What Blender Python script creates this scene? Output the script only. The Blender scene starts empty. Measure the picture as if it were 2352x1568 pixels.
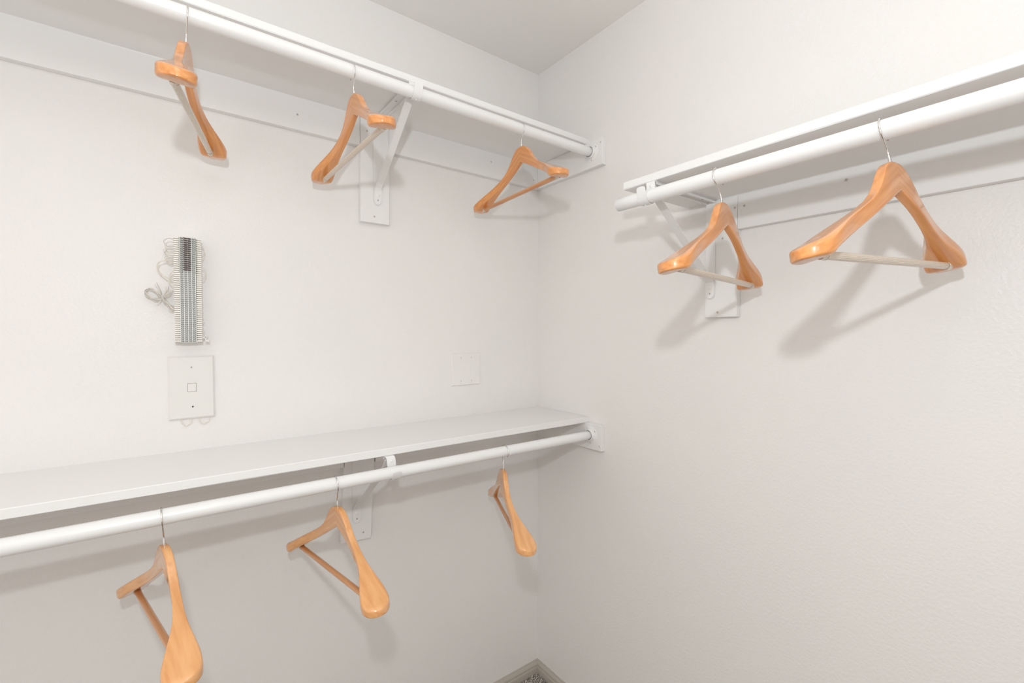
import bpy, bmesh, math, random
from mathutils import Vector, Matrix
random.seed(7)
PI = math.pi
scene = bpy.context.scene
col = scene.collection

# ------------------------------------------------------------------ camera
cam_d = bpy.data.cameras.new('camera')
cam_d.sensor_width = 36.0
cam_d.lens = 16.04
cam_d.clip_start = 0.02
cam = bpy.data.objects.new('camera', cam_d)
col.objects.link(cam)
_yaw, _pit, _rol = 0.92770, -0.019217, 0.000396
_F = Vector((math.cos(_yaw)*math.cos(_pit), math.sin(_yaw)*math.cos(_pit), math.sin(_pit)))
_R = Vector((math.sin(_yaw), -math.cos(_yaw), 0))
_U = _R.cross(_F)
_R2 = _R*math.cos(_rol) + _U*math.sin(_rol)
_U2 = -_R*math.sin(_rol) + _U*math.cos(_rol)
_m = Matrix((_R2, _U2, -_F)).transposed().to_4x4()
_m.translation = Vector((-1.18382, -1.40540, 1.41624))
cam.matrix_world = _m
scene.camera = cam

# ------------------------------------------------------------------ light and exposure
w = bpy.data.worlds.new('world')
scene.world = w
w.use_nodes = True
w.node_tree.nodes['Background'].inputs[0].default_value = (1.0, 0.935, 0.87, 1)
w.node_tree.nodes['Background'].inputs[1].default_value = 1.0   # even ambient fill, added to enter by the open rear

FLASH_W, LAMP_W, BOUNCE_W = 17.0, 6.0, 34.0
fl = bpy.data.lights.new('flash', 'POINT')
fl.energy = FLASH_W
fl.shadow_soft_size = 0.022
fl.color = (0.90, 0.965, 1.0)
flo = bpy.data.objects.new('flash', fl)
flo.location = (-1.25, -1.46, 1.72)
col.objects.link(flo)
bl = bpy.data.lights.new('bounce_fill', 'SPOT')      # added fill, aimed straight up to brighten ceiling and upper walls
bl.energy = BOUNCE_W
bl.spot_size = math.radians(165)
bl.spot_blend = 0.9
bl.shadow_soft_size = 0.05
bl.color = (0.93, 0.97, 1.0)
blo = bpy.data.objects.new('bounce_fill', bl)
blo.location = (-1.27, -1.50, 1.70)
blo.rotation_euler = (PI, 0, 0)
col.objects.link(blo)
cl = bpy.data.lights.new('ceiling_lamp', 'POINT')      # globe lamp above and behind the camera
cl.shadow_soft_size = 0.22
cl.energy = LAMP_W
cl.color = (1.0, 0.95, 0.90)
clo = bpy.data.objects.new('ceiling_lamp', cl)
clo.location = (-2.30, -2.70, 2.08)
col.objects.link(clo)

scene.view_settings.view_transform = 'Standard'
scene.view_settings.look = 'None'
scene.view_settings.gamma = 1.0
scene.view_settings.use_curve_mapping = False
scene.view_settings.exposure = 0.0

# ------------------------------------------------------------------ materials
def srgb(r, g, b):
    f = lambda c: (c/255/12.92) if c/255 <= 0.04045 else ((c/255+0.055)/1.055)**2.4
    return (f(r), f(g), f(b), 1)

def new_mat(name, color, rough=0.5, metal=0.0, coat=0.0, coat_rough=0.05):
    m = bpy.data.materials.new(name)
    m.use_nodes = True
    b = m.node_tree.nodes['Principled BSDF']
    b.inputs['Base Color'].default_value = color
    b.inputs['Roughness'].default_value = rough
    b.inputs['Metallic'].default_value = metal
    b.inputs['Coat Weight'].default_value = coat
    b.inputs['Coat Roughness'].default_value = coat_rough
    return m

def add_bump(m, scale, strength, dist, detail=3, stretch=(1, 1, 1)):
    nt = m.node_tree
    b = nt.nodes['Principled BSDF']
    tc = nt.nodes.new('ShaderNodeTexCoord')
    mp = nt.nodes.new('ShaderNodeMapping')
    mp.inputs['Scale'].default_value = stretch
    n = nt.nodes.new('ShaderNodeTexNoise')
    n.inputs['Scale'].default_value = scale
    n.inputs['Detail'].default_value = detail
    bu = nt.nodes.new('ShaderNodeBump')
    bu.inputs['Strength'].default_value = strength
    bu.inputs['Distance'].default_value = dist
    nt.links.new(tc.outputs['Object'], mp.inputs[0])
    nt.links.new(mp.outputs[0], n.inputs['Vector'])
    nt.links.new(n.outputs['Fac'], bu.inputs['Height'])
    nt.links.new(bu.outputs[0], b.inputs['Normal'])
    return m

def tint(m, c1, c2, scale, stretch=(1, 1, 1), lo=0.35, hi=0.65):
    nt = m.node_tree
    b = nt.nodes['Principled BSDF']
    tc = nt.nodes.new('ShaderNodeTexCoord')
    mp = nt.nodes.new('ShaderNodeMapping')
    mp.inputs['Scale'].default_value = stretch
    n = nt.nodes.new('ShaderNodeTexNoise')
    n.inputs['Scale'].default_value = scale
    n.inputs['Detail'].default_value = 4
    r = nt.nodes.new('ShaderNodeValToRGB')
    r.color_ramp.elements[0].position = lo
    r.color_ramp.elements[1].position = hi
    r.color_ramp.elements[0].color = c1
    r.color_ramp.elements[1].color = c2
    nt.links.new(tc.outputs['Object'], mp.inputs[0])
    nt.links.new(mp.outputs[0], n.inputs['Vector'])
    nt.links.new(n.outputs['Fac'], r.inputs[0])
    nt.links.new(r.outputs[0], b.inputs['Base Color'])
    return m

WALLC = (0.80, 0.775, 0.75, 1)
M_wall = add_bump(new_mat('wall_paint', WALLC, 0.36), 150, 0.30, 0.003, 4)
M_wall.node_tree.nodes['Principled BSDF'].inputs['Specular IOR Level'].default_value = 0.30
tint(M_wall, (0.850, 0.836, 0.824, 1), (0.866, 0.848, 0.832, 1), 3.0)
M_ceil = add_bump(new_mat('ceiling_paint', (0.90, 0.88, 0.85, 1), 0.9), 90, 0.15, 0.003)
M_trim = add_bump(new_mat('shelf_paint', (0.865, 0.86, 0.85, 1), 0.33), 40, 0.12, 0.002, 3, (1, 1, 1))
M_rod = add_bump(new_mat('rod_paint', (0.875, 0.875, 0.87, 1), 0.28), 30, 0.10, 0.002)
M_brk = add_bump(new_mat('bracket_paint', (0.87, 0.868, 0.86, 1), 0.35), 60, 0.10, 0.001)
M_base = add_bump(new_mat('baseboard_paint', (0.50, 0.46, 0.41, 1), 0.5), 40, 0.1, 0.002)
M_floor = new_mat('carpet_backing', (0.22, 0.19, 0.165, 1), 0.95)
M_screw = new_mat('painted_screw', (0.72, 0.69, 0.65, 1), 0.4)
M_dark = new_mat('screw_recess', (0.10, 0.085, 0.075, 1), 0.6)
M_recess = new_mat('painted_recess', (0.34, 0.30, 0.27, 1), 0.6)
M_chrome = new_mat('chrome_wire', (0.80, 0.79, 0.77, 1), 0.16, 1.0)
M_plastic = new_mat('ivory_plastic', (0.81, 0.795, 0.77, 1), 0.35)
M_block = new_mat('terminal_plastic', (0.86, 0.865, 0.84, 1), 0.45)
M_teeth = new_mat('tooth_plastic', (0.86, 0.83, 0.78, 1), 0.45)
M_clip = new_mat('clip_metal', (0.20, 0.175, 0.16, 1), 0.4, 0.3)
M_wireg = new_mat('grey_wire', (0.62, 0.60, 0.56, 1), 0.5)
M_wirei = new_mat('ivory_wire', (0.80, 0.75, 0.68, 1), 0.5)
M_wireb = new_mat('brown_wire', (0.13, 0.09, 0.08, 1), 0.5)
M_wirec = new_mat('green_wire', (0.50, 0.54, 0.50, 1), 0.5)
M_sleeve = new_mat('ribbed_sleeve', (0.70, 0.60, 0.50, 1), 0.22)
M_sleeve.node_tree.nodes['Principled BSDF'].inputs['Coat Weight'].default_value = 0.4

def wood(name, cols, grain_rot=True, coat=1.0):
    m = new_mat(name, cols[0], 0.34, 0, coat, 0.08)
    m.node_tree.nodes['Principled BSDF'].inputs['Coat IOR'].default_value = 1.52
    nt = m.node_tree
    b = nt.nodes['Principled BSDF']
    tc = nt.nodes.new('ShaderNodeTexCoord')
    sp = nt.nodes.new('ShaderNodeSeparateXYZ')
    ab = nt.nodes.new('ShaderNodeMath'); ab.operation = 'ABSOLUTE'
    cb = nt.nodes.new('ShaderNodeCombineXYZ')
    nt.links.new(tc.outputs['Object'], sp.inputs[0])
    nt.links.new(sp.outputs['X'], ab.inputs[0])
    nt.links.new(ab.outputs[0], cb.inputs[0])
    nt.links.new(sp.outputs['Y'], cb.inputs[1])
    nt.links.new(sp.outputs['Z'], cb.inputs[2])
    oi = nt.nodes.new('ShaderNodeObjectInfo')
    ad = nt.nodes.new('ShaderNodeVectorMath'); ad.operation = 'ADD'
    rot = nt.nodes.new('ShaderNodeVectorRotate'); rot.rotation_type = 'Y_AXIS'
    rot.inputs['Angle'].default_value = -0.50 if grain_rot else 0.0
    nt.links.new(cb.outputs[0], rot.inputs['Vector'])
    sc = nt.nodes.new('ShaderNodeVectorMath'); sc.operation = 'MULTIPLY'
    sc.inputs[1].default_value = (5, 90, 150)
    nt.links.new(rot.outputs[0], sc.inputs[0])
    nt.links.new(sc.outputs[0], ad.inputs[0])
    mu = nt.nodes.new('ShaderNodeMath'); mu.operation = 'MULTIPLY'; mu.inputs[1].default_value = 37
    nt.links.new(oi.outputs['Random'], mu.inputs[0])
    nt.links.new(mu.outputs[0], ad.inputs[1])
    n = nt.nodes.new('ShaderNodeTexNoise'); n.inputs['Scale'].default_value = 1.0
    n.inputs['Detail'].default_value = 5; n.inputs['Distortion'].default_value = 0.35
    nt.links.new(ad.outputs[0], n.inputs['Vector'])
    r = nt.nodes.new('ShaderNodeValToRGB')
    e = r.color_ramp.elements
    e[0].position = 0.32; e[0].color = cols[0]
    e[1].position = 0.68; e[1].color = cols[2]
    k = e.new(0.5); k.color = cols[1]
    nt.links.new(n.outputs['Fac'], r.inputs[0])
    nt.links.new(r.outputs[0], b.inputs['Base Color'])
    return m
M_wood = wood('varnished_wood', [(0.66, 0.245, 0.060, 1), (0.74, 0.300, 0.085, 1), (0.81, 0.355, 0.115, 1)])
M_woodp = wood('varnished_pale_sheen_wood', [(0.74, 0.335, 0.120, 1), (0.81, 0.400, 0.155, 1), (0.86, 0.460, 0.200, 1)])  # paler wood, part of its lightness is glossy reflection put into the colour
M_barw = wood('bar_wood', [(0.52, 0.22, 0.08, 1), (0.62, 0.29, 0.12, 1), (0.70, 0.36, 0.17, 1)], False, 0.5)

# ------------------------------------------------------------------ mesh helpers
def link(name, bm, mat, parent=None, smooth=False, kind=None):
    me = bpy.data.meshes.new(name)
    bmesh.ops.recalc_face_normals(bm, faces=bm.faces)
    bm.to_mesh(me); bm.free()
    for mm in (mat if isinstance(mat, (list, tuple)) else [mat]):
        me.materials.append(mm)
    if smooth:
        for p in me.polygons: p.use_smooth = True
    o = bpy.data.objects.new(name, me)
    col.objects.link(o)
    if parent: o.parent = parent
    if kind: o['kind'] = kind
    return o

def auto_smooth(o, ang=35):
    me = o.data
    for p in me.polygons: p.use_smooth = True
    me.set_sharp_from_angle(angle=math.radians(ang))
    return o

def box(bm, x0, x1, y0, y1, z0, z1, bev=0.0, mi=0):
    vs = [bm.verts.new((x, y, z)) for x in (x0, x1) for y in (y0, y1) for z in (z0, z1)]
    idx = ((0, 1, 3, 2), (4, 6, 7, 5), (0, 4, 5, 1), (2, 3, 7, 6), (0, 2, 6, 4), (1, 5, 7, 3))
    fs = [bm.faces.new([vs[i] for i in f]) for f in idx]
    for f in fs: f.material_index = mi
    if bev > 0:
        es = list({e for f in fs for e in f.edges})
        bmesh.ops.bevel(bm, geom=es, offset=bev, segments=2, affect='EDGES', profile=0.5)

def box_obj(name, mat, parent, dims, bev=0.0015, kind=None):
    bm = bmesh.new()
    box(bm, *dims, bev)
    return link(name, bm, mat, parent, False, kind)

def cr(pts, n=8):
    pts = [Vector(p) for p in pts]
    P = [2*pts[0]-pts[1]] + pts + [2*pts[-1]-pts[-2]]
    out = []
    for i in range(1, len(P)-2):
        for k in range(n):
            t = k/n
            a, b, c, d = P[i-1], P[i], P[i+1], P[i+2]
            out.append(0.5*((2*b)+(c-a)*t+(2*a-5*b+4*c-d)*t*t+(3*b-a-3*c+d)*t**3))
    out.append(pts[-1])
    return out

def tube(bm, pts, r, seg=8, caps=True, round_end=False):
    pts = [Vector(p) for p in pts]
    rings = []
    up = None
    n = len(pts)
    for i, p in enumerate(pts):
        t = (pts[min(i+1, n-1)] - pts[max(i-1, 0)]).normalized()
        if up is None:
            up = Vector((0, 0, 1)) if abs(t.z) < 0.9 else Vector((1, 0, 0))
        u = (up - t*up.dot(t)).normalized()
        v = t.cross(u)
        up = u
        rr = r[i] if isinstance(r, (list, tuple)) else r
        rings.append([bm.verts.new(p + u*math.cos(a)*rr + v*math.sin(a)*rr) for a in [2*PI*k/seg for k in range(seg)]])
    for a, b in zip(rings, rings[1:]):
        for k in range(seg):
            bm.faces.new((a[k], a[(k+1) % seg], b[(k+1) % seg], b[k]))
    if caps:
        bm.faces.new(rings[0][::-1]); bm.faces.new(rings[-1])

def lathe(bm, prof, mat4, seg=28):
    """profile [(radius, height)] about local Z, placed by mat4"""
    rings = []
    for r, h in prof:
        if r < 1e-6:
            rings.append([bm.verts.new(mat4 @ Vector((0, 0, h)))])
        else:
            rings.append([bm.verts.new(mat4 @ Vector((r*math.cos(2*PI*k/seg), r*math.sin(2*PI*k/seg), h))) for k in range(seg)])
    for a, b in zip(rings, rings[1:]):
        for k in range(seg):
            k2 = (k+1) % seg
            if len(a) == 1: bm.faces.new((a[0], b[k], b[k2]))
            elif len(b) == 1: bm.faces.new((a[k], b[0], a[k2]))
            else: bm.faces.new((a[k], a[k2], b[k2], b[k]))

def empty(name, loc=(0, 0, 0), label=None, cat=None, group=None):
    o = bpy.data.objects.new(name, None)
    o.empty_display_size = 0.05
    o.location = loc
    col.objects.link(o)
    if label: o['label'] = label
    if cat: o['category'] = cat
    if group: o['group'] = group
    return o

def tag(o, label, cat, group=None):
    o['label'] = label; o['category'] = cat
    if group: o['group'] = group
    return o

def axis_mat(origin, zdir, roll=0.0):
    q = Vector(zdir).normalized().to_track_quat('Z', 'Y')
    return Matrix.Translation(Vector(origin)) @ q.to_matrix().to_4x4() @ Matrix.Rotation(roll, 4, 'Z')

def screw(parent, loc, zdir, r=0.0036, roll=0.3, mat=None):
    """pan-head screw with a cross recess, painted over"""
    bm = bmesh.new()
    m = axis_mat(loc, zdir, roll)
    lathe(bm, [(r*1.0, -0.001), (r, 0.0003), (r*0.8, 0.0009), (r*0.28, 0.0011), (r*0.22, 0.0004), (0, 0.0004)], m, 14)
    n0 = len(bm.faces)
    for a in (0, PI/2):
        mm = m @ Matrix.Rotation(a, 4, 'Z')
        vs = [bm.verts.new(mm @ Vector(c)) for c in ((-r*0.55, -r*0.11, 0.00125), (r*0.55, -r*0.11, 0.00125), (r*0.55, r*0.11, 0.00125), (-r*0.55, r*0.11, 0.00125))]
        vb = [bm.verts.new(mm @ Vector(c)) for c in ((-r*0.55, -r*0.11, 0.0003), (r*0.55, -r*0.11, 0.0003), (r*0.55, r*0.11, 0.0003), (-r*0.55, r*0.11, 0.0003))]
        bm.faces.new(vs).material_index = 1
        for k in range(4):
            bm.faces.new((vs[k], vs[(k+1) % 4], vb[(k+1) % 4], vb[k])).material_index = 1
    return link('screw', bm, [mat or M_screw, M_recess], parent)

# ------------------------------------------------------------------ room shell
XL, YB, H = -2.62, -3.05, 2.44
FZ = 0.045
def struct(name, mat, dims):
    o = box_obj(name, mat, None, dims, 0)
    o['kind'] = 'structure'
    return o
struct('wall_left', M_wall, (XL-0.1, 0.1, 0, 0.1, 0, H+0.1))
struct('wall_right', M_wall, (0, 0.1, YB-0.1, 0.0, 0, H+0.1))
struct('wall_rear', M_wall, (XL, -0.80, YB-0.1, YB, 0, H+0.1))  # unseen part wall, added to hold ambient light off the left wall
struct('ceiling', M_ceil, (XL, 0.0, YB, 0.0, H, H+0.1))
floor = struct('floor', M_floor, (XL, 0.0, YB, 0.0, -0.05, FZ-0.004))

def baseboard(name, length, along):
    # moulded profile: (distance from wall, height)
    prof = [(0, 0.0), (0.0125, 0.0), (0.0125, 0.062), (0.0115, 0.067), (0.0095, 0.069), (0.0095, 0.0715), (0.0112, 0.0735),
            (0.0108, 0.078), (0.0085, 0.083), (0.0055, 0.087), (0.0045, 0.0905), (0.0, 0.0915)]
    bm = bmesh.new()
    A, B = [], []
    for d, z in prof:
        if along == 'x':
            A.append(bm.verts.new((-d, -d, z))); B.append(bm.verts.new((-length, -d, z)))
        else:
            A.append(bm.verts.new((-d, -d, z))); B.append(bm.verts.new((-d, -length, z)))
    for i in range(len(prof)-1):
        bm.faces.new((A[i], A[i+1], B[i+1], B[i]))
    bm.faces.new(A); bm.faces.new(B[::-1])
    o = link(name, bm, M_base)
    o['kind'] = 'structure'
    return o
baseboard('baseboard_left', -XL, 'x')
baseboard('baseboard_right', -YB, 'y')

# carpet pile: real tufts in the corner the photograph shows
M_pile = new_mat('carpet_fibre', (0.4, 0.35, 0.3, 1), 0.95)
tint(M_pile, (0.13, 0.105, 0.09, 1), (0.85, 0.80, 0.74, 1), 260, (1, 1, 0.2), 0.38, 0.62)
bm = bmesh.new()
s = 0.0055
for i in range(110):
    for j in range(110):
        x = -0.016 - i*s + random.uniform(-.0015, .0015)
        y = -0.016 - j*s + random.uniform(-.0015, .0015)
        if x > -0.0155 or y > -0.0155: continue
        h = FZ + random.uniform(-0.001, 0.002)
        a = random.uniform(0, 2*PI); lx, ly = random.uniform(-.002, .002), random.uniform(-.002, .002)
        b = [bm.verts.new((x+0.0030*math.cos(a+k*PI/2), y+0.0030*math.sin(a+k*PI/2), FZ-0.004)) for k in range(4)]
        t = [bm.verts.new((min(x+lx, -.0145)+0.0019*math.cos(a+k*PI/2), min(y+ly, -.0145)+0.0019*math.sin(a+k*PI/2), h)) for k in range(4)]
        for k in range(4): bm.faces.new((b[k], b[(k+1) % 4], t[(k+1) % 4], t[k]))
        bm.faces.new(t)
pile = link('carpet_pile', bm, M_pile, None, False, 'stuff')
tag(pile, 'speckled grey brown looped carpet pile in the corner between the baseboards', 'carpet')

# ------------------------------------------------------------------ shelves with their cleats
DS, TS, TC = 0.2819, 0.019, 0.019     # shelf depth, shelf thickness, cleat thickness
U_Z, R_Z, L_Z = 2.0719, 1.7690, 1.1005
RU, RR, RL = 2.0334, 1.7268, 1.0622   # rod heights
RO, RAD = -0.306, 0.0155

def shelf_plank(name, x0, x1, y0, y1, z, parent, wav_axis, front):
    """plank with a slightly uneven painted front edge"""
    bm = bmesh.new()
    n = 60
    rings = []
    for i in range(n+1):
        t = i/n
        jit = 0.0006*math.sin(t*31+1.3) + 0.0004*math.sin(t*77) + random.uniform(-.0002, .0002)
        b = 0.0016
        if wav_axis == 'x':
            x = x0+(x1-x0)*t
            sec = [(x, y1, z), (x, front+b, z), (x, front, z+b+jit), (x, front, z+TS-b), (x, front+b, z+TS), (x, y1, z+TS)]
        else:
            y = y0+(y1-y0)*t
            sec = [(x1, y, z), (front+b, y, z), (front, y, z+b+jit), (front, y, z+TS-b), (front+b, y, z+TS), (x1, y, z+TS)]
        rings.append([bm.verts.new(c) for c in sec])
    for a, c in zip(rings, rings[1:]):
        for k in range(6):
            bm.faces.new((a[k], a[(k+1) % 6], c[(k+1) % 6], c[k]))
    bm.faces.new(rings[0]); bm.faces.new(rings[-1][::-1])
    return link('shelf_board', bm, M_trim, parent)

# upper shelf on the left wall
sh = empty('closet_shelf', (0, 0, 0), 'long white shelf high on the left wall, running into the room corner', 'shelf')
shelf_plank('b', XL, -0.0005, 0, 0, U_Z, sh, 'x', -DS)
for d in range(1):
    c = box_obj('wall_cleat', M_trim, sh, (XL, -0.7180, -TC, 0, U_Z-0.0895, U_Z), 0.0015)
    screw(c, (-0.893, -TC, 2.0238), (0, -1, 0)); screw(c, (-1.60, -TC, 2.03), (0, -1, 0))
    c = box_obj('wall_cleat', M_trim, sh, (-0.6262, -0.0005, -TC, 0, U_Z-0.0895, U_Z), 0.0015)
    screw(c, (-0.2404, -TC, 2.0379), (0, -1, 0)); screw(c, (-0.0400, -TC, 2.012), (0, -1, 0), 0.003)
    c = box_obj('end_cleat', M_trim, sh, (-TC, 0, -0.3545, -TC-0.0005, U_Z-0.0895, U_Z), 0.0015)
    screw(c, (-TC, -0.347, 2.056), (-1, 0, 0), 0.003); screw(c, (-TC, -0.14, 2.03), (-1, 0, 0), 0.003)
    c = box_obj('backing_board', M_trim, sh, (-0.7172, -0.6268, -TC, 0, 1.7547, U_Z), 0.0015)
    screw(c, (-0.6757, -TC, 1.7741), (0, -1, 0)); screw(c, (-0.697, -TC, 2.03), (0, -1, 0))
    vs = c.data.vertices

def caulk(parent, a, b, ux, r=0.0042):
    """concave paint and caulk fillet in the inner edge between shelf and cleat"""
    bm = bmesh.new()
    A, B = [], []
    a, b, ux = Vector(a), Vector(b), Vector(ux)
    for k in range(6):
        t = PI/2*k/5
        o = ux*(r-r*math.sin(t)) + Vector((0, 0, -1))*(r-r*math.cos(t))
        A.append(bm.verts.new(a+o)); B.append(bm.verts.new(b+o))
    A.append(bm.verts.new(a)); B.append(bm.verts.new(b))
    for k in range(len(A)):
        q = (k+1) % len(A)
        bm.faces.new((A[k], A[q], B[q], B[k]))
    return auto_smooth(link('caulk_bead', bm, M_rod, parent), 50)
caulk(sh, (XL, -TC, U_Z), (-0.001, -TC, U_Z), (0, -1, 0), 0.0022)

# lower shelf on the left wall
sl = empty('closet_shelf', (0, 0, 0), 'lower white shelf on the left wall with its top surface in view', 'shelf')
shelf_plank('b', XL, -0.0005, 0, 0, L_Z, sl, 'x', -DS)
c = box_obj('wall_cleat', M_trim, sl, (XL, -0.7720, -TC, 0, L_Z-0.088, L_Z), 0.0015)
screw(c, (-1.30, -TC, 1.06), (0, -1, 0))
c = box_obj('wall_cleat', M_trim, sl, (-0.6760, -0.0005, -TC, 0, L_Z-0.088, L_Z), 0.0015)
screw(c, (-0.30, -TC, 1.06), (0, -1, 0))
c = box_obj('end_cleat', M_trim, sl, (-TC, 0, -0.3542, -TC-0.0005, L_Z-0.088, L_Z), 0.0015)
screw(c, (-TC, -0.348, 1.03), (-1, 0, 0), 0.003)
bm = bmesh.new()
box(bm, -0.0455, 0.0455, -TC, 0, -0.150, 0.156, 0.0015)
c = link('backing_board', bm, M_trim, sl)
c.location = (-0.7295, 0, 0.9325); c.rotation_euler = (0, math.radians(2.9), 0)
screw(c, (0.0205, -TC, -0.128), (0, -1, 0))
bm = bmesh.new()
box(bm, 0.002, 0.030, -TC-0.0012, -TC+0.001, 0.1305, 0.1345, 0)
link('slot', bm, M_dark, c)

# shelf on the right wall, starts short of the corner
sr = empty('closet_shelf', (0, 0, 0), 'white shelf on the right wall with its free square end short of the corner', 'shelf')
shelf_plank('b', 0, 0, YB, -0.6620, R_Z, sr, 'y', -DS)
for o_ in sr.children:
    for v in o_.data.vertices:
        v.co.x = v.co.x if v.co.x < -0.01 else 0.0
c = box_obj('wall_cleat', M_trim, sr, (-TC, 0, YB, -0.8130, R_Z-0.0873, R_Z), 0.0015)
screw(c, (-TC, -0.8300, 1.7372), (-1, 0, 0)); screw(c, (-TC, -1.047, 1.7442), (-1, 0, 0), 0.004, 0.4, M_screw)
screw(c, (-TC, -1.85, 1.73), (-1, 0, 0))
c = box_obj('backing_board', M_trim, sr, (-TC, 0, -0.8125, -0.7257, 1.4577, R_Z), 0.0015)
screw(c, (-TC, -0.7359, 1.7431), (-1, 0, 0)); screw(c, (-TC, -0.7740, 1.6641), (-1, 0, 0)); screw(c, (-TC, -0.7616, 1.4707), (-1, 0, 0))
screw(c, (-TC, -0.8057, 1.7372), (-1, 0, 0))

caulk(sr, (-TC, YB, R_Z), (-TC, -0.760, R_Z), (-1, 0, 0), 0.0042)

# ------------------------------------------------------------------ closet rods
def pole_mesh(bm, p0, p1, r, n=40, seg=28):
    p0, p1 = Vector(p0), Vector(p1)
    d = (p1-p0).normalized()
    pts = [p0, p0+d*0.0015] + [p0+(p1-p0)*(i/n) for i in range(1, n)] + [p1-d*0.0015, p1]
    rr = [r-0.0013] + [r]*(len(pts)-2) + [r-0.0013]
    tube(bm, pts, rr, seg)

def socket(parent, loc, zdir):
    """round closet pole socket: disc flange, raised cup ring and screws"""
    bm = bmesh.new()
    m = axis_mat(loc, zdir)
    lathe(bm, [(0.0305, 0), (0.0305, 0.0012), (0.029, 0.0022), (0.0235, 0.0025), (0.0215, 0.0032), (0.0205, 0.010), (0.0195, 0.0135), (0.0180, 0.0135), (0.0168, 0.0125), (0.0165, 0.002), (0, 0.002)], m, 36)
    o = auto_smooth(link('rod_socket', bm, M_brk, parent), 40)
    for a in (0.6, 2.7, 4.8):
        p = m @ Vector((0.0262*math.cos(a), 0.0262*math.sin(a), 0.0022))
        screw(o, p, zdir, 0.0030, a, M_screw)
    return o

def rod(label, p0, p1, sock):
    e = empty('closet_rod', p0, label, 'closet rod')
    bm = bmesh.new()
    pole_mesh(bm, (0, 0, 0), Vector(p1)-Vector(p0), RAD)
    o = link('pole', bm, M_rod, e); auto_smooth(o, 50)
    if sock: socket(e, Vector((-TC, p0[1], p0[2]))-Vector(p0), (-1, 0, 0))
    return e
rod('white round rod under the high left shelf, three hangers on it', (-0.0230, RO, RU), (XL+0.002, RO, RU), True)
rod('white round rod under the lower left shelf, three hangers hang from it', (-0.0230, RO, RL), (XL+0.002, RO, RL), True)
rod('white round rod along the right wall with a free cut end', (RO, -0.6660, RR), (RO, YB+0.002, RR), False)

# ------------------------------------------------------------------ shelf brackets
def strip(bm, pts, w, t, x=0.0):
    """flat metal strip following pts (y,z), width w across local X"""
    pts = [Vector((0, a, b)) for a, b in pts]
    n = len(pts)
    rings = []
    for i, p in enumerate(pts):
        tg = (pts[min(i+1, n-1)]-pts[max(i-1, 0)]).normalized()
        nr = Vector((0, -tg.z, tg.y))
        xo = x[i] if isinstance(x, (list, tuple)) else x
        ww = w[i] if isinstance(w, (list, tuple)) else w
        rings.append([bm.verts.new(p+nr*(t/2)*b+Vector((xo+a*ww/2, 0, 0))) for a, b in ((-1, -1), (1, -1), (1, 1), (-1, 1))])
    for a, b in zip(rings, rings[1:]):
        for k in range(4): bm.faces.new((a[k], a[(k+1) % 4], b[(k+1) % 4], b[k]))
    bm.faces.new(rings[0]); bm.faces.new(rings[-1][::-1])

def rivet(parent, loc, zdir, r=0.0045, h=0.0014):
    bm = bmesh.new()
    lathe(bm, [(r, -0.0005), (r, 0.0002), (r*0.85, h*0.7), (r*0.4, h), (0, h)], axis_mat(loc, zdir), 16)
    return auto_smooth(link('rivet', bm, M_brk, parent), 60)

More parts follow.
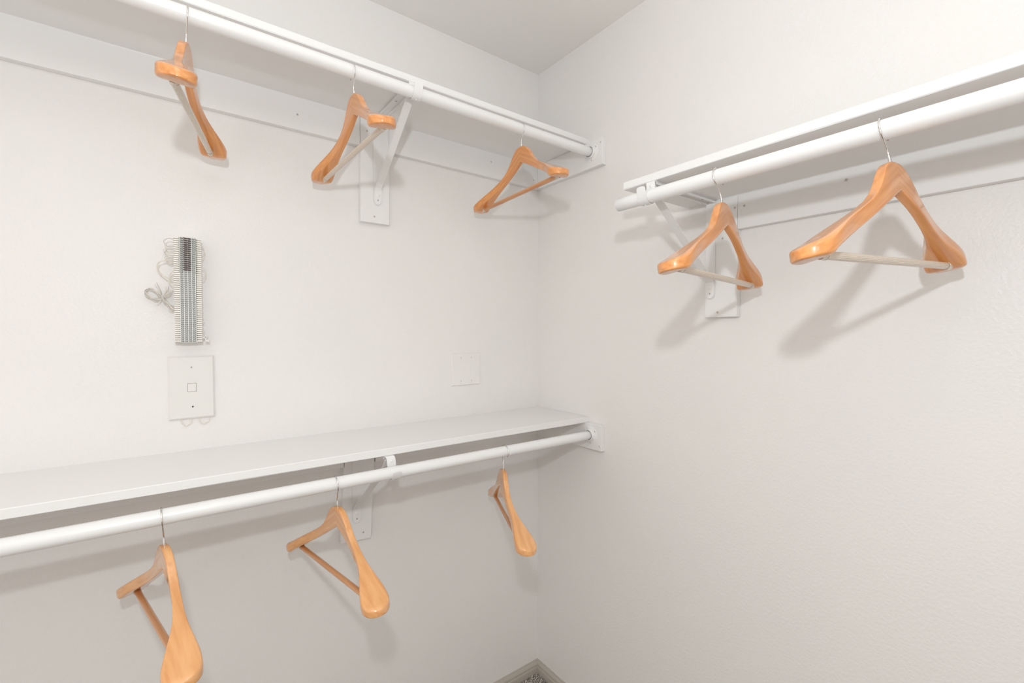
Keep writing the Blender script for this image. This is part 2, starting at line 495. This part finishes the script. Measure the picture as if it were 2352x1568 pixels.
def bracket(label, loc, rotz, hookx, drop, lip):
    e = empty('shelf_bracket', loc, label, 'bracket')
    e.rotation_euler = (0, 0, rotz)
    W = 0.0245
    # vertical leg with a rounded lower end
    bm = bmesh.new()
    zs = [-0.0015, -0.10, -0.21, -0.250, -0.256, -0.260, -0.2625]
    ws = [W, W, W, W, W*0.88, W*0.62, W*0.25]
    strip(bm, [(-0.0015, z) for z in zs], ws, 0.0022)
    leg = link('wall_leg', bm, M_brk, e)
    # arm under the shelf, with raised flanks
    bm = bmesh.new()
    strip(bm, [(0.0, -0.0015), (-0.10, -0.0015), (-0.262, -0.0015)], W, 0.0022)
    for sx in (-1, 1):
        x0 = sx*W/2
        box(bm, min(x0, x0-sx*0.0018), max(x0, x0-sx*0.0018), -0.258, -0.004, -0.0085, -0.002)
    arm = link('shelf_arm', bm, M_brk, e)
    screw(arm, (0, -0.044, -0.0030), (0, 0, -1), 0.0038)
    screw(arm, (0, -0.150, -0.0030), (0, 0, -1), 0.0038)
    # diagonal brace with a channel section and a flattened foot
    bm = bmesh.new()
    T = (-0.246, -0.030)
    strip(bm, [(-0.0045, -0.2605), (-0.0045, -0.2575), (-0.0045, -0.252), (-0.0045, -0.246), (-0.0045, -0.226), (-0.0065, -0.218), (-0.012, -0.2105), T, (-0.258, -0.012)],
          [W*0.25, W*0.62, W*0.88, W*0.96, W*0.96, W*0.92, W*0.82, W*0.82, W*0.82], 0.0036)
    br = link('brace', bm, M_brk, e)
    rivet(br, (0, -0.0056, -0.232), (0, -1, 0), 0.0062, 0.0018)
    screw(br, (0, -0.0057, -0.248), (0, -1, 0), 0.0034)
    # strap that drops from the arm and cradles the rod
    ry, rz = RO+TC, -drop
    bm = bmesh.new()
    R = RAD+0.0017
    pts = [(-0.262+0.0, -0.0015), (-0.266, -0.0022), (-0.2685, -0.0055), (-0.2690, -0.012)]
    pts = [(y, z) for y, z in pts]
    a0, a1 = math.radians(20), math.radians(-150)
    for k in range(19):
        a = a0+(a1-a0)*k/18
        pts.append((ry+R*math.cos(a), rz+R*math.sin(a)))
    ly, lz = pts[-1]
    for f_, g_ in ((0.0035, 0.35), (0.0055, 0.70), (0.0062, 0.86), (0.0064, 0.95), (0.0065, 1.0)):
        pts.append((ly-f_, lz+(rz+lip-lz)*g_))
    n = len(pts)
    wd = [W*0.94]*(n-3)+[W*0.90, W*0.74, W*0.42]
    strip(bm, pts, wd, 0.0016, [hookx*min(1, i/4) for i in range(n)])
    hk = link('rod_hook', bm, M_brk, e); auto_smooth(hk, 40)
    rivet(hk, (hookx, ry-0.003, rz-R-0.0012), (0, 0, -1), 0.003, 0.0015)
    rivet(hk, (hookx, -0.2698, -0.0135), (0, -1, 0), 0.0042, 0.0015)
    return e
bracket('white metal bracket with diagonal brace under the high left shelf', (-0.6660, -TC, U_Z), 0, -0.0050, U_Z-RU, 0.021)
bracket('white metal bracket with diagonal brace under the lower left shelf', (-0.7366, -TC, L_Z), 0, 0.0040, L_Z-RL, 0.0065)
bracket('white metal bracket near the free end of the right shelf', (-TC, -0.7425, R_Z), -PI/2, 0.0055, R_Z-RR, 0.020)

# ------------------------------------------------------------------ hangers
def interp(tab, x):
    for (a, va), (b, vb) in zip(tab, tab[1:]):
        if x <= b:
            t = (x-a)/(b-a) if b > a else 0
            return va+(vb-va)*t
    return tab[-1][1]
def smooth_tab(tab):
    # monotone cubic resample for fair curves
    n = len(tab)
    xs = [t[0] for t in tab]; ys = [t[1] for t in tab]
    d = [(ys[i+1]-ys[i])/(xs[i+1]-xs[i]) for i in range(n-1)]
    m = [d[0]]+[0 if d[i-1]*d[i] <= 0 else 2*d[i-1]*d[i]/(d[i-1]+d[i]) for i in range(1, n-1)]+[d[-1]]
    def f(x):
        for i in range(n-1):
            if x <= xs[i+1] or i == n-2:
                h = xs[i+1]-xs[i]; t = max(0, min(1, (x-xs[i])/h))
                return (ys[i]*(1+2*t)*(1-t)**2+h*m[i]*t*(1-t)**2+ys[i+1]*t*t*(3-2*t)+h*m[i+1]*t*t*(t-1))
    return f
XT = 0.2341
f_top = smooth_tab([(0, -.0722), (.012, -.0730), (.022, -.0762), (.032, -.0830), (.040, -.0908), (.048, -.1005), (.058, -.1130), (.070, -.1255), (.085, -.1365), (.105, -.1475), (.13, -.1598), (.155, -.1718), (.185, -.1868), (.205, -.1965), (.218, -.2020), (.228, -.2062), (XT, -.2105)])
f_bot = smooth_tab([(0, -.1172), (.035, -.1345), (.0675, -.1512), (.09, -.1632), (.15, -.1935), (.18, -.2085), (.192, -.2150), (.201, -.2215), (.208, -.2245), (.228, -.2245), (XT, -.2228)])
_ft = smooth_tab([(0, .0072), (.05, .0072), (.09, .0075), (.115, .0086), (.135, .0110), (.155, .0155), (.175, .0212), (.193, .0258), (.2055, .0272), (XT, .0272)])
def f_t(x):
    u = max(0, (x-.2055)/(XT-.2055))
    return max(_ft(x)*max(0, 1-u**2.15)**0.5, 0.004)
def f_y(x):
    return 0.0 if x < 0.03 else 0.0283*((x-0.03)/0.184)**1.6
def slope(x):
    return (f_y(x+.001)-f_y(x-.001))/.002
def hanger_body():
    bm = bmesh.new()
    xs = [0, .004, .008, .011, .014, .017, .020, .0235, .027, .031, .035, .041, .048, .058, .070, .085, .10, .115, .13, .14, .15, .16, .17, .18, .187, .194, .200, .206, .211, .215, .219, .2225, .2255, .228, .2300, .2315, .2327, .2336, XT]
    xs = [-x for x in xs[:0:-1]]+xs
    NR = 40
    rings = []
    for X in xs:
        x = abs(X)
        zt, zb, t, yc = f_top(x), f_bot(x), f_t(x), f_y(x)
        zc, h = (zt+zb)/2, (zt-zb)/2
        k = max(0, min(1, (x-.125)/.065))
        nt_, nb_ = 9-4.6*k, 9-1.0*k
        ring = []
        for i in range(NR):
            a = 2*PI*(i+.5)/NR
            c, s_ = math.cos(a), math.sin(a)
            n = nt_ if s_ > 0 else nb_
            y = t*math.copysign(abs(c)**(2/n), c)
            z = h*math.copysign(abs(s_)**(2/n), s_)
            # narrower underside on the wide shoulder ends, as turned wood
            if s_ < 0: y *= 1-0.10*k*abs(s_)
            # sections stand square to the curved arm
            sk = math.copysign(1, X)*slope(x)*y*max(0, min(1, (x-.05)/.1)) if x > 0 else 0
            ring.append(bm.verts.new((X-sk, yc+y, zc+z)))
        rings.append(ring)
    for a, b in zip(rings, rings[1:]):
        for i in range(NR):
            bm.faces.new((a[i], a[(i+1) % NR], b[(i+1) % NR], b[i]))
    bm.faces.new(rings[0]); bm.faces.new(rings[-1][::-1])
    return bm

XB, ZB, YBR, RB = 0.2050, -0.2183, 0.0213, 0.0060
def bar_mesh(ribs):
    bm = bmesh.new()
    seg = 48
    rings = []
    for x in (-XB, XB):
        rings.append([bm.verts.new((x, YBR+math.cos(2*PI*k/seg)*(RB-(0.00055 if ribs and k % 3 == 0 else 0)), ZB+math.sin(2*PI*k/seg)*(RB-(0.00055 if ribs and k % 3 == 0 else 0)))) for k in range(seg)])
    for k in range(seg):
        bm.faces.new((rings[0][k], rings[0][(k+1) % seg], rings[1][(k+1) % seg], rings[1][k]))
    bm.faces.new(rings[0]); bm.faces.new(rings[1][::-1])
    return bm
def collar_mesh(sx):
    bm = bmesh.new()
    m = axis_mat((sx*(XB-0.014), YBR, ZB), (sx, 0, 0))
    lathe(bm, [(RB+.0002, 0.0), (RB+0.0009, 0.0004), (RB+0.0009, 0.0026), (RB*0.98, 0.0028), (RB*0.98, 0.0038), (RB+0.0007, 0.0040), (RB+0.0006, 0.0135), (0, 0.0135)], m, 24)
    return bm
def hook_mesh(front):
    """chrome hook in the YZ plane; front -1: passes in front (local -Y side)"""
    Rh, r = 0.0188, 0.00145
    pts = []
    e0, e1 = math.radians(200 if True else 180), math.radians(-52)
    n = 26
    e0 = math.radians(212)
    for i in range(n+1):
        a = e0+(e1-e0)*i/n
        pts.append((0, front*-1*Rh*math.cos(a)*-1*-1 if False else front*Rh*math.cos(a), -Rh+Rh*math.sin(a)))
    # pts run from the open end over the top and down the front side
    tail = [(0, front*0.0055, -0.0440), (0, front*0.0018, -0.0505), (0, 0, -0.0555), (0, 0, -0.064), (0, 0, -0.0775)]
    path = pts + cr([pts[-1]]+tail, 5)[1:]
    bm = bmesh.new()
    tube(bm, path, r, 12)
    q = Vector(path[0])
    m = axis_mat(q, Vector(path[0])-Vector(path[1]))
    lathe(bm, [(r, -0.001), (r*1.25, 0.0), (r*1.3, 0.0012), (r*0.9, 0.0026), (0, 0.003)], m, 12)
    m = axis_mat((0, 0, -0.0745), (0, 0, 1))
    lathe(bm, [(r, -0.002), (r*1.45, 0.0), (r*1.45, 0.013), (r*1.1, 0.0155), (r, 0.016)], m, 12)
    return bm

me_cache = {}
def shared(key, fn, mat, smooth=True, ang=40):
    if key not in me_cache:
        o = link(key, fn(), mat)
        if smooth: auto_smooth(o, ang)
        me_cache[key] = o.data
        bpy.data.objects.remove(o)
    return me_cache[key]

def part(name, me, parent):
    o = bpy.data.objects.new(name, me)
    col.objects.link(o)
    o.parent = parent
    return o

def hanger(label, rodkind, t, yaw, sway, pitch, sleeve, group, front=1, flip=True, bodyfix=(0, 0, 0)):
    z0 = {'U': RU, 'R': RR, 'L': RL}[rodkind]+RAD+0.0017
    loc = Vector((RO, t, z0)) if rodkind == 'R' else Vector((t, RO, z0))
    yaw, sway, pitch = math.radians(yaw), math.radians(sway), math.radians(pitch)
    if flip:
        yaw += PI; sway = -sway; pitch = -pitch
    M = Matrix.Rotation(yaw, 4, 'Z') @ Matrix.Rotation(-pitch, 4, 'X') @ Matrix.Rotation(sway, 4, 'Y')
    e = empty('coat_hanger', loc, label, 'hanger', group)
    e.rotation_euler = M.to_euler()
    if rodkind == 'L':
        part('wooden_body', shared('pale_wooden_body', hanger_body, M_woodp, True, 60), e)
    else:
        part('wooden_body', shared('wooden_body', hanger_body, M_wood, True, 60), e)
    if sleeve:
        b = part('trouser_bar', shared('bar_sleeve', lambda: bar_mesh(True), M_sleeve, False), e)
        b['label'] = 'pale ribbed non-slip bar'
    else:
        b = part('trouser_bar', shared('bar_wood', lambda: bar_mesh(False), M_barw), e)
    for sx in (-1, 1):
        part('collar', shared('collar%d' % sx, lambda: collar_mesh(sx), M_sleeve if sleeve else M_barw), b)
    h = part('hook', shared('hook', lambda: hook_mesh(-1), M_chrome), e)
    # hook swivels so that it straddles the rod
    target = 0.0 if rodkind != 'R' else -PI/2
    if front < 0: target += PI
    h.rotation_euler = (0, 0, target-yaw)
    h['label'] = 'chrome wire hook'
    return e

GU, GR, GL = None, None, None
hanger('varnished wooden hanger on the high left rod, farthest from the corner, seen end-on', 'U', -1.1493, -100.27, 3.52, 3.45, True, 'hangers', 1, False)
hanger('varnished wooden hanger on the high left rod beside the bracket', 'U', -0.8330, -88.88, 0.19, -4.07, True, 'hangers')
hanger('varnished wooden hanger on the high left rod nearest the room corner', 'U', -0.3275, -93.99, -0.03, -1.80, False, 'hangers')
hanger('varnished wooden hanger on the right rod beside its bracket, pale ribbed bar', 'R', -0.9162, -169.89, 0.26, -8.24, True, 'hangers')
hanger('largest-looking wooden hanger on the right rod, farther from the bracket, pale ribbed bar', 'R', -1.1790, 171.79, 2.04, -9.71, True, 'hangers')
hanger('varnished wooden hanger on the lower left rod farthest from the corner, seen nearly end-on', 'L', -1.2012, -78.60, -2.68, -2.93, False, 'hangers')
hanger('varnished wooden hanger on the lower left rod, middle one, beside the bracket', 'L', -0.8776, -81.79, -2.07, -3.25, False, 'hangers')
hanger('varnished wooden hanger on the lower left rod nearest the corner, hook open towards the room', 'L', -0.3854, -114.34, -0.70, 4.23, False, 'hangers', -1, False)

# ------------------------------------------------------------------ telephone terminal block on the left wall
tb = empty('terminal_block', (-1.1485, 0, 1.5200), 'tall narrow telephone terminal block with rows of metal clips on the left wall', 'terminal block')
def tb_obj(name, bm, mat, parent=tb, kind=None): return link(name, bm, mat, parent, False, kind)
D = -0.045
HB = 0.1265          # half height
NROW = 50
PIT = 2*HB/NROW
bm = bmesh.new()
box(bm, -0.0255, 0.0285, -0.020, 0.0, -HB-0.003, HB+0.002, 0.001)
for z in (-0.09, 0, 0.09):
    box(bm, -0.0235, 0.0265, -0.030, -0.020, z-0.004, z+0.004)
tb_obj('mounting_bracket', bm, M_plastic)
bm = bmesh.new()
box(bm, -0.0155, 0.0175, D+0.004, -0.020, -HB, HB, 0.0005)
for i in range(5):     # ridges between clip columns
    x = -0.0145+i*0.0077
    box(bm, x-0.0006, x+0.0006, D+0.0005, D+0.005, -HB, HB)
for r_ in range(NROW+1):
    z = -HB+r_*PIT
    box(bm, -0.0145, 0.0165, D+0.0015, D+0.005, z-0.0004, z+0.0004)
tb_obj('clip_bed', bm, M_block)
for side, x0, x1 in ((-1, -0.0268, -0.0150), (1, 0.0178, 0.0285)):
    bm = bmesh.new()
    for r_ in range(NROW):
        z = -HB+(r_+.5)*PIT
        box(bm, x0, x1, D, -0.022, z-PIT*0.33, z+PIT*0.33)
    bx = (x0+0.0005, x1-0.001)
    box(bm, x0+0.002, x1-0.001, D+0.006, -0.020, -HB, HB)
    tb_obj('fanning_strip', bm, M_teeth, tb, 'stuff')
bm = bmesh.new()
for r_ in range(NROW):
    z = -HB+(r_+.5)*PIT
    for c_ in range(4):
        x = -0.0107+c_*0.0077
        # bent spring clip: two sloped leaves
        for sx in (-1, 1):
            a = [Vector((x+sx*0.0003, D-0.0015, z-0.0012)), Vector((x+sx*0.0027, D+0.0022, z+0.0006)), Vector((x+sx*0.0027, D+0.0022, z-0.0004)), Vector((x+sx*0.0003, D-0.0015, z-0.0022))]
            bm.faces.new([bm.verts.new(p) for p in a])
            b = [p+Vector((0, 0.003, 0)) for p in a]
            bm.faces.new([bm.verts.new(p) for p in b[::-1]])
            bm.faces.new([bm.verts.new(p) for p in (a[0], b[0], b[1], a[1])])
            bm.faces.new([bm.verts.new(p) for p in (a[3], a[2], b[2], b[3])])
tb_obj('spring_clips', bm, M_clip, tb, 'stuff')
bm = bmesh.new()
for r_ in range(16):
    z = HB-(r_+.5)*PIT
    y = D-0.0040
    tube(bm, [(-0.0076, y+.002, z+0.0006), (-0.0055, y, z), (0.0045, y, z-0.0004), (0.0072, y+.002, z-0.0012)], 0.0011, 6)
tb_obj('bridging_clips', bm, M_wireb, tb, 'stuff')
bm = bmesh.new()
for r_ in range(17):
    z = HB-(r_+.5)*PIT
    zo = random.uniform(-.002, .002)
    tube(bm, [(-0.027, -0.040, z+0.001), (-0.0150, D-0.0008, z+0.0004), (-0.0125, D-0.003, z-0.0010+zo*.4), (-0.0105, D-0.0025, z+0.001), (-0.0088, D-0.001, z-0.0005)], 0.00055, 5)
    tube(bm, [(0.0285, -0.040, z+0.0005), (0.019, D-0.0008, z), (0.0155, D-0.003, z+zo*.5), (0.0125, D-0.002, z-0.0005)], 0.0005, 5)
tb_obj('terminated_wires', bm, M_wirec, tb, 'stuff')
def wire(pts, r, mat, name='wire', n=8):
    bm = bmesh.new(); tube(bm, cr(pts, n), r, 6)
    o = tb_obj(name, bm, mat); auto_smooth(o, 80); return o
# loops on the left flank (local x,z), upper tangle and two larger ones
for k, (zt, zb_, dx) in enumerate(((0.120, 0.103, 0.017), (0.112, 0.088, 0.014), (0.098, 0.082, 0.018), (0.095, 0.078, 0.015), (0.080, 0.066, 0.016), (0.076, 0.063, 0.013))):
    wire([(-0.022, -0.034, zt), (-0.028-dx*.5, -0.038, zt+0.001), (-0.028-dx, -0.033, (zt+zb_)/2+.002), (-0.028-dx*.55, -0.031, zb_), (-0.022, -0.034, zb_+.001)], 0.0008, (M_wireg, M_wirei, M_wirei)[k % 3])
for off in (0, 0.0022):
    wire([(-0.022, -0.036, 0.066+off), (-0.040, -0.038, 0.068+off), (-0.056+off, -0.036, 0.062), (-0.0585+off, -0.034, 0.048), (-0.050+off, -0.034, 0.034), (-0.036, -0.036, 0.0245+off), (-0.022, -0.038, 0.0235+off)], 0.0009, M_wirei)
    wire([(-0.026, -0.038, 0.046+off*.5), (-0.033-off, -0.036, 0.034), (-0.034-off, -0.034, 0.016), (-0.024, -0.036, 0.006)], 0.0008, M_wirei)
wire([(0.028, -0.036, 0.112), (0.0335, -0.036, 0.105), (0.0345, -0.034, 0.090), (0.030, -0.034, 0.080)], 0.0009, M_wirei)
wire([(0.028, -0.036, 0.058), (0.0355, -0.036, 0.053), (0.036, -0.034, 0.035), (0.029, -0.034, 0.0245)], 0.0009, M_wirei)
for z in (-0.094, -0.072):
    wire([(0.028, -0.036, z+0.002), (0.0315, -0.036, z), (0.028, -0.034, z-0.010)], 0.0008, M_wirei)
# cable tail coiled and knotted on the left
CZ = -0.021
for k in range(13):
    j = lambda a=0.0022: random.uniform(-a, a)
    m_ = (M_wireg, M_wireg, M_wirei)[k % 3]
    wire([(-0.020, -0.030+j(), -0.034+CZ+j(.010)), (-0.030+j(), -0.027+j(), -0.024+CZ+j(.005)), (-0.040+j(), -0.025+j(), -0.012+CZ+j(.003)), (-0.0485+j(), -0.022+j(), -0.001+CZ+j()),
          (-0.060+j(), -0.018+j(), -0.004+CZ+j(.004)), (-0.0735+j(.003), -0.016+j(), 0.002+CZ+j(.003)), (-0.0800+j(.003), -0.016+j(), 0.013+CZ+j(.003)), (-0.0715+j(.002), -0.018+j(), 0.0215+CZ+j(.003)), (-0.060+j(), -0.020+j(), 0.013+CZ+j()), (-0.051+j(), -0.022, 0.003+CZ+j())], 0.00095, m_, 'cable_tail')
for k, (dx, dz) in enumerate(((-0.010, 0.037), (-0.013, 0.034), (-0.006, 0.026), (0.006, 0.028), (0.011, 0.030), (0.014, 0.022), (0.019, 0.020), (0.016, 0.012), (-0.009, 0.016), (-0.010, -0.014))):
    wire([(-0.048, -0.024, -0.002+CZ), (-0.049+dx*.3, -0.023, dz*.25+CZ), (-0.049+dx*.7+.002, -0.021, dz*.6+CZ), (-0.049+dx*1.1, -0.019, dz+CZ)], 0.00085, (M_wireg, M_wirei)[k % 2], 'cable_tail', 5)
bm = bmesh.new()
for k in range(6):
    m = Matrix.Translation((-0.0515+k*.0016, -0.0215, 0.0035+CZ-k*0.0020)) @ Matrix.Rotation(math.radians(48+6*(k % 3)), 4, 'Y') @ Matrix.Rotation(0.16*(k-2), 4, 'X')
    tube(bm, [m @ Vector((0.0076*math.cos(a), 0.0070*math.sin(a), 0)) for a in [2*PI*i/22 for i in range(23)]], 0.0012, 6)
auto_smooth(tb_obj('cable_knot', bm, M_wireg), 80)
wire([(-0.024, -0.030, -0.046), (-0.031, -0.022, -0.052), (-0.038, -0.016, -0.047)], 0.0007, M_wirei)
bm = bmesh.new()
box(bm, 0.027, 0.036, -0.036, -0.030, -0.1175, -0.1135, 0.0005)
box(bm, 0.0345, 0.0430, -0.038, -0.028, -0.1265, -0.1215, 0.0005)
box(bm, 0.0340, 0.0375, -0.036, -0.030, -0.1265, -0.1100, 0.0005)
box(bm, 0.0415, 0.0435, -0.040, -0.028, -0.1270, -0.1130, 0.0005)
tb_obj('latch', bm, M_plastic)

# ------------------------------------------------------------------ phone jack plate
pj = empty('jack_plate', (-1.1412, 0, 1.2785), 'oversized white telephone wall plate with a small square jack insert, below the terminal block', 'wall plate')
bm = bmesh.new()
def frustum(bm, x0, x1, z0, z1, y0, y1, ins):
    a = [bm.verts.new(c) for c in ((x0, y0, z0), (x1, y0, z0), (x1, y0, z1), (x0, y0, z1))]
    m_ = [bm.verts.new(c) for c in ((x0, (y0+y1)*.5, z0), (x1, (y0+y1)*.5, z0), (x1, (y0+y1)*.5, z1), (x0, (y0+y1)*.5, z1))]
    b = [bm.verts.new(c) for c in ((x0+ins, y1, z0+ins), (x1-ins, y1, z0+ins), (x1-ins, y1, z1-ins), (x0+ins, y1, z1-ins))]
    for p, q in ((a, m_), (m_, b)):
        for k in range(4): bm.faces.new((p[k], p[(k+1) % 4], q[(k+1) % 4], q[k]))
    bm.faces.new(a[::-1]); bm.faces.new(b)
frustum(bm, -0.0480, 0.0480, -0.0790, 0.0790, 0.0, -0.0075, 0.0040)
c = link('cover_plate', bm, M_plastic, pj)
c.rotation_euler = (0, math.radians(-0.4), 0)
bm = bmesh.new()
# dark frame around the square insert, gap shade put into its colour
for dims in ((-0.0092, 0.0092, 0.0100, 0.0110), (-0.0092, 0.0092, -0.0110, -0.0100), (-0.0092, -0.0083, -0.0110, 0.0110), (0.0083, 0.0092, -0.0110, 0.0110)):
    box(bm, dims[0], dims[1], -0.00765, -0.0070, dims[2], dims[3], 0, 0)
o = link('insert_gap', bm, new_mat('gap_shadow_plastic', (0.42, 0.39, 0.36, 1), 0.6), pj)
bm = bmesh.new(); box(bm, -0.0083, 0.0083, -0.0086, -0.007, -0.0100, 0.0100, 0.0005)
link('jack_insert', bm, M_plastic, pj)
screw(pj, (-0.0010, -0.0076, 0.0512), (0, -1, 0), 0.0038, 0.8, M_plastic)
bm = bmesh.new()
lathe(bm, [(0.0022, 0), (0.0026, 0.0003), (0.0030, 0.0002), (0.0030, 0)], axis_mat((0.0012, -0.0076, -0.0485), (0, -1, 0)), 14)
lathe(bm, [(0.0021, 0), (0.0021, 0.0001), (0, 0.0001)], axis_mat((0.0012, -0.0076, -0.0485), (0, -1, 0)), 14)
for f in bm.faces:
    if max((v.co.x-0.0012)**2+(v.co.z+0.0485)**2 for v in f.verts) < 0.00215**2: f.material_index = 1
link('screw_hole', bm, [M_plastic, M_dark], pj)
for cx_, w_, h_ in ((-0.0115, 0.0115, 0.0170), (0.0255, 0.0125, 0.0160)):
    bm = bmesh.new()
    tube(bm, cr([(cx_-w_*1.25, -0.003, -0.0765), (cx_-w_*.9, -0.004, -0.0815), (cx_-w_*.75, -0.005, -0.088), (cx_-w_*.1, -0.006, -0.0785-h_), (cx_+w_*.8, -0.005, -0.088), (cx_+w_*.85, -0.004, -0.082), (cx_+w_*.5, -0.003, -0.0765)], 6), 0.0011, 7)
    auto_smooth(link('wire_loop', bm, M_wirei, pj), 80)

# ------------------------------------------------------------------ blank two-gang plate
bp = empty('blank_plate', (-0.3395, 0, 1.2862), 'square blank wall plate painted over in wall white, near the corner', 'wall plate')
bm = bmesh.new()
frustum(bm, -0.0578, 0.0578, -0.0568, 0.0568, 0.0, -0.0060, 0.0020)
link('cover_plate', bm, M_wall, bp)
for sx, sz in ((-1, 1), (1, 1), (-1, -1), (1, -1)):
    screw(bp, (sx*0.0215, -0.0061, sz*0.0415), (0, -1, 0), 0.0030, 0.4*sx*sz, M_wall)
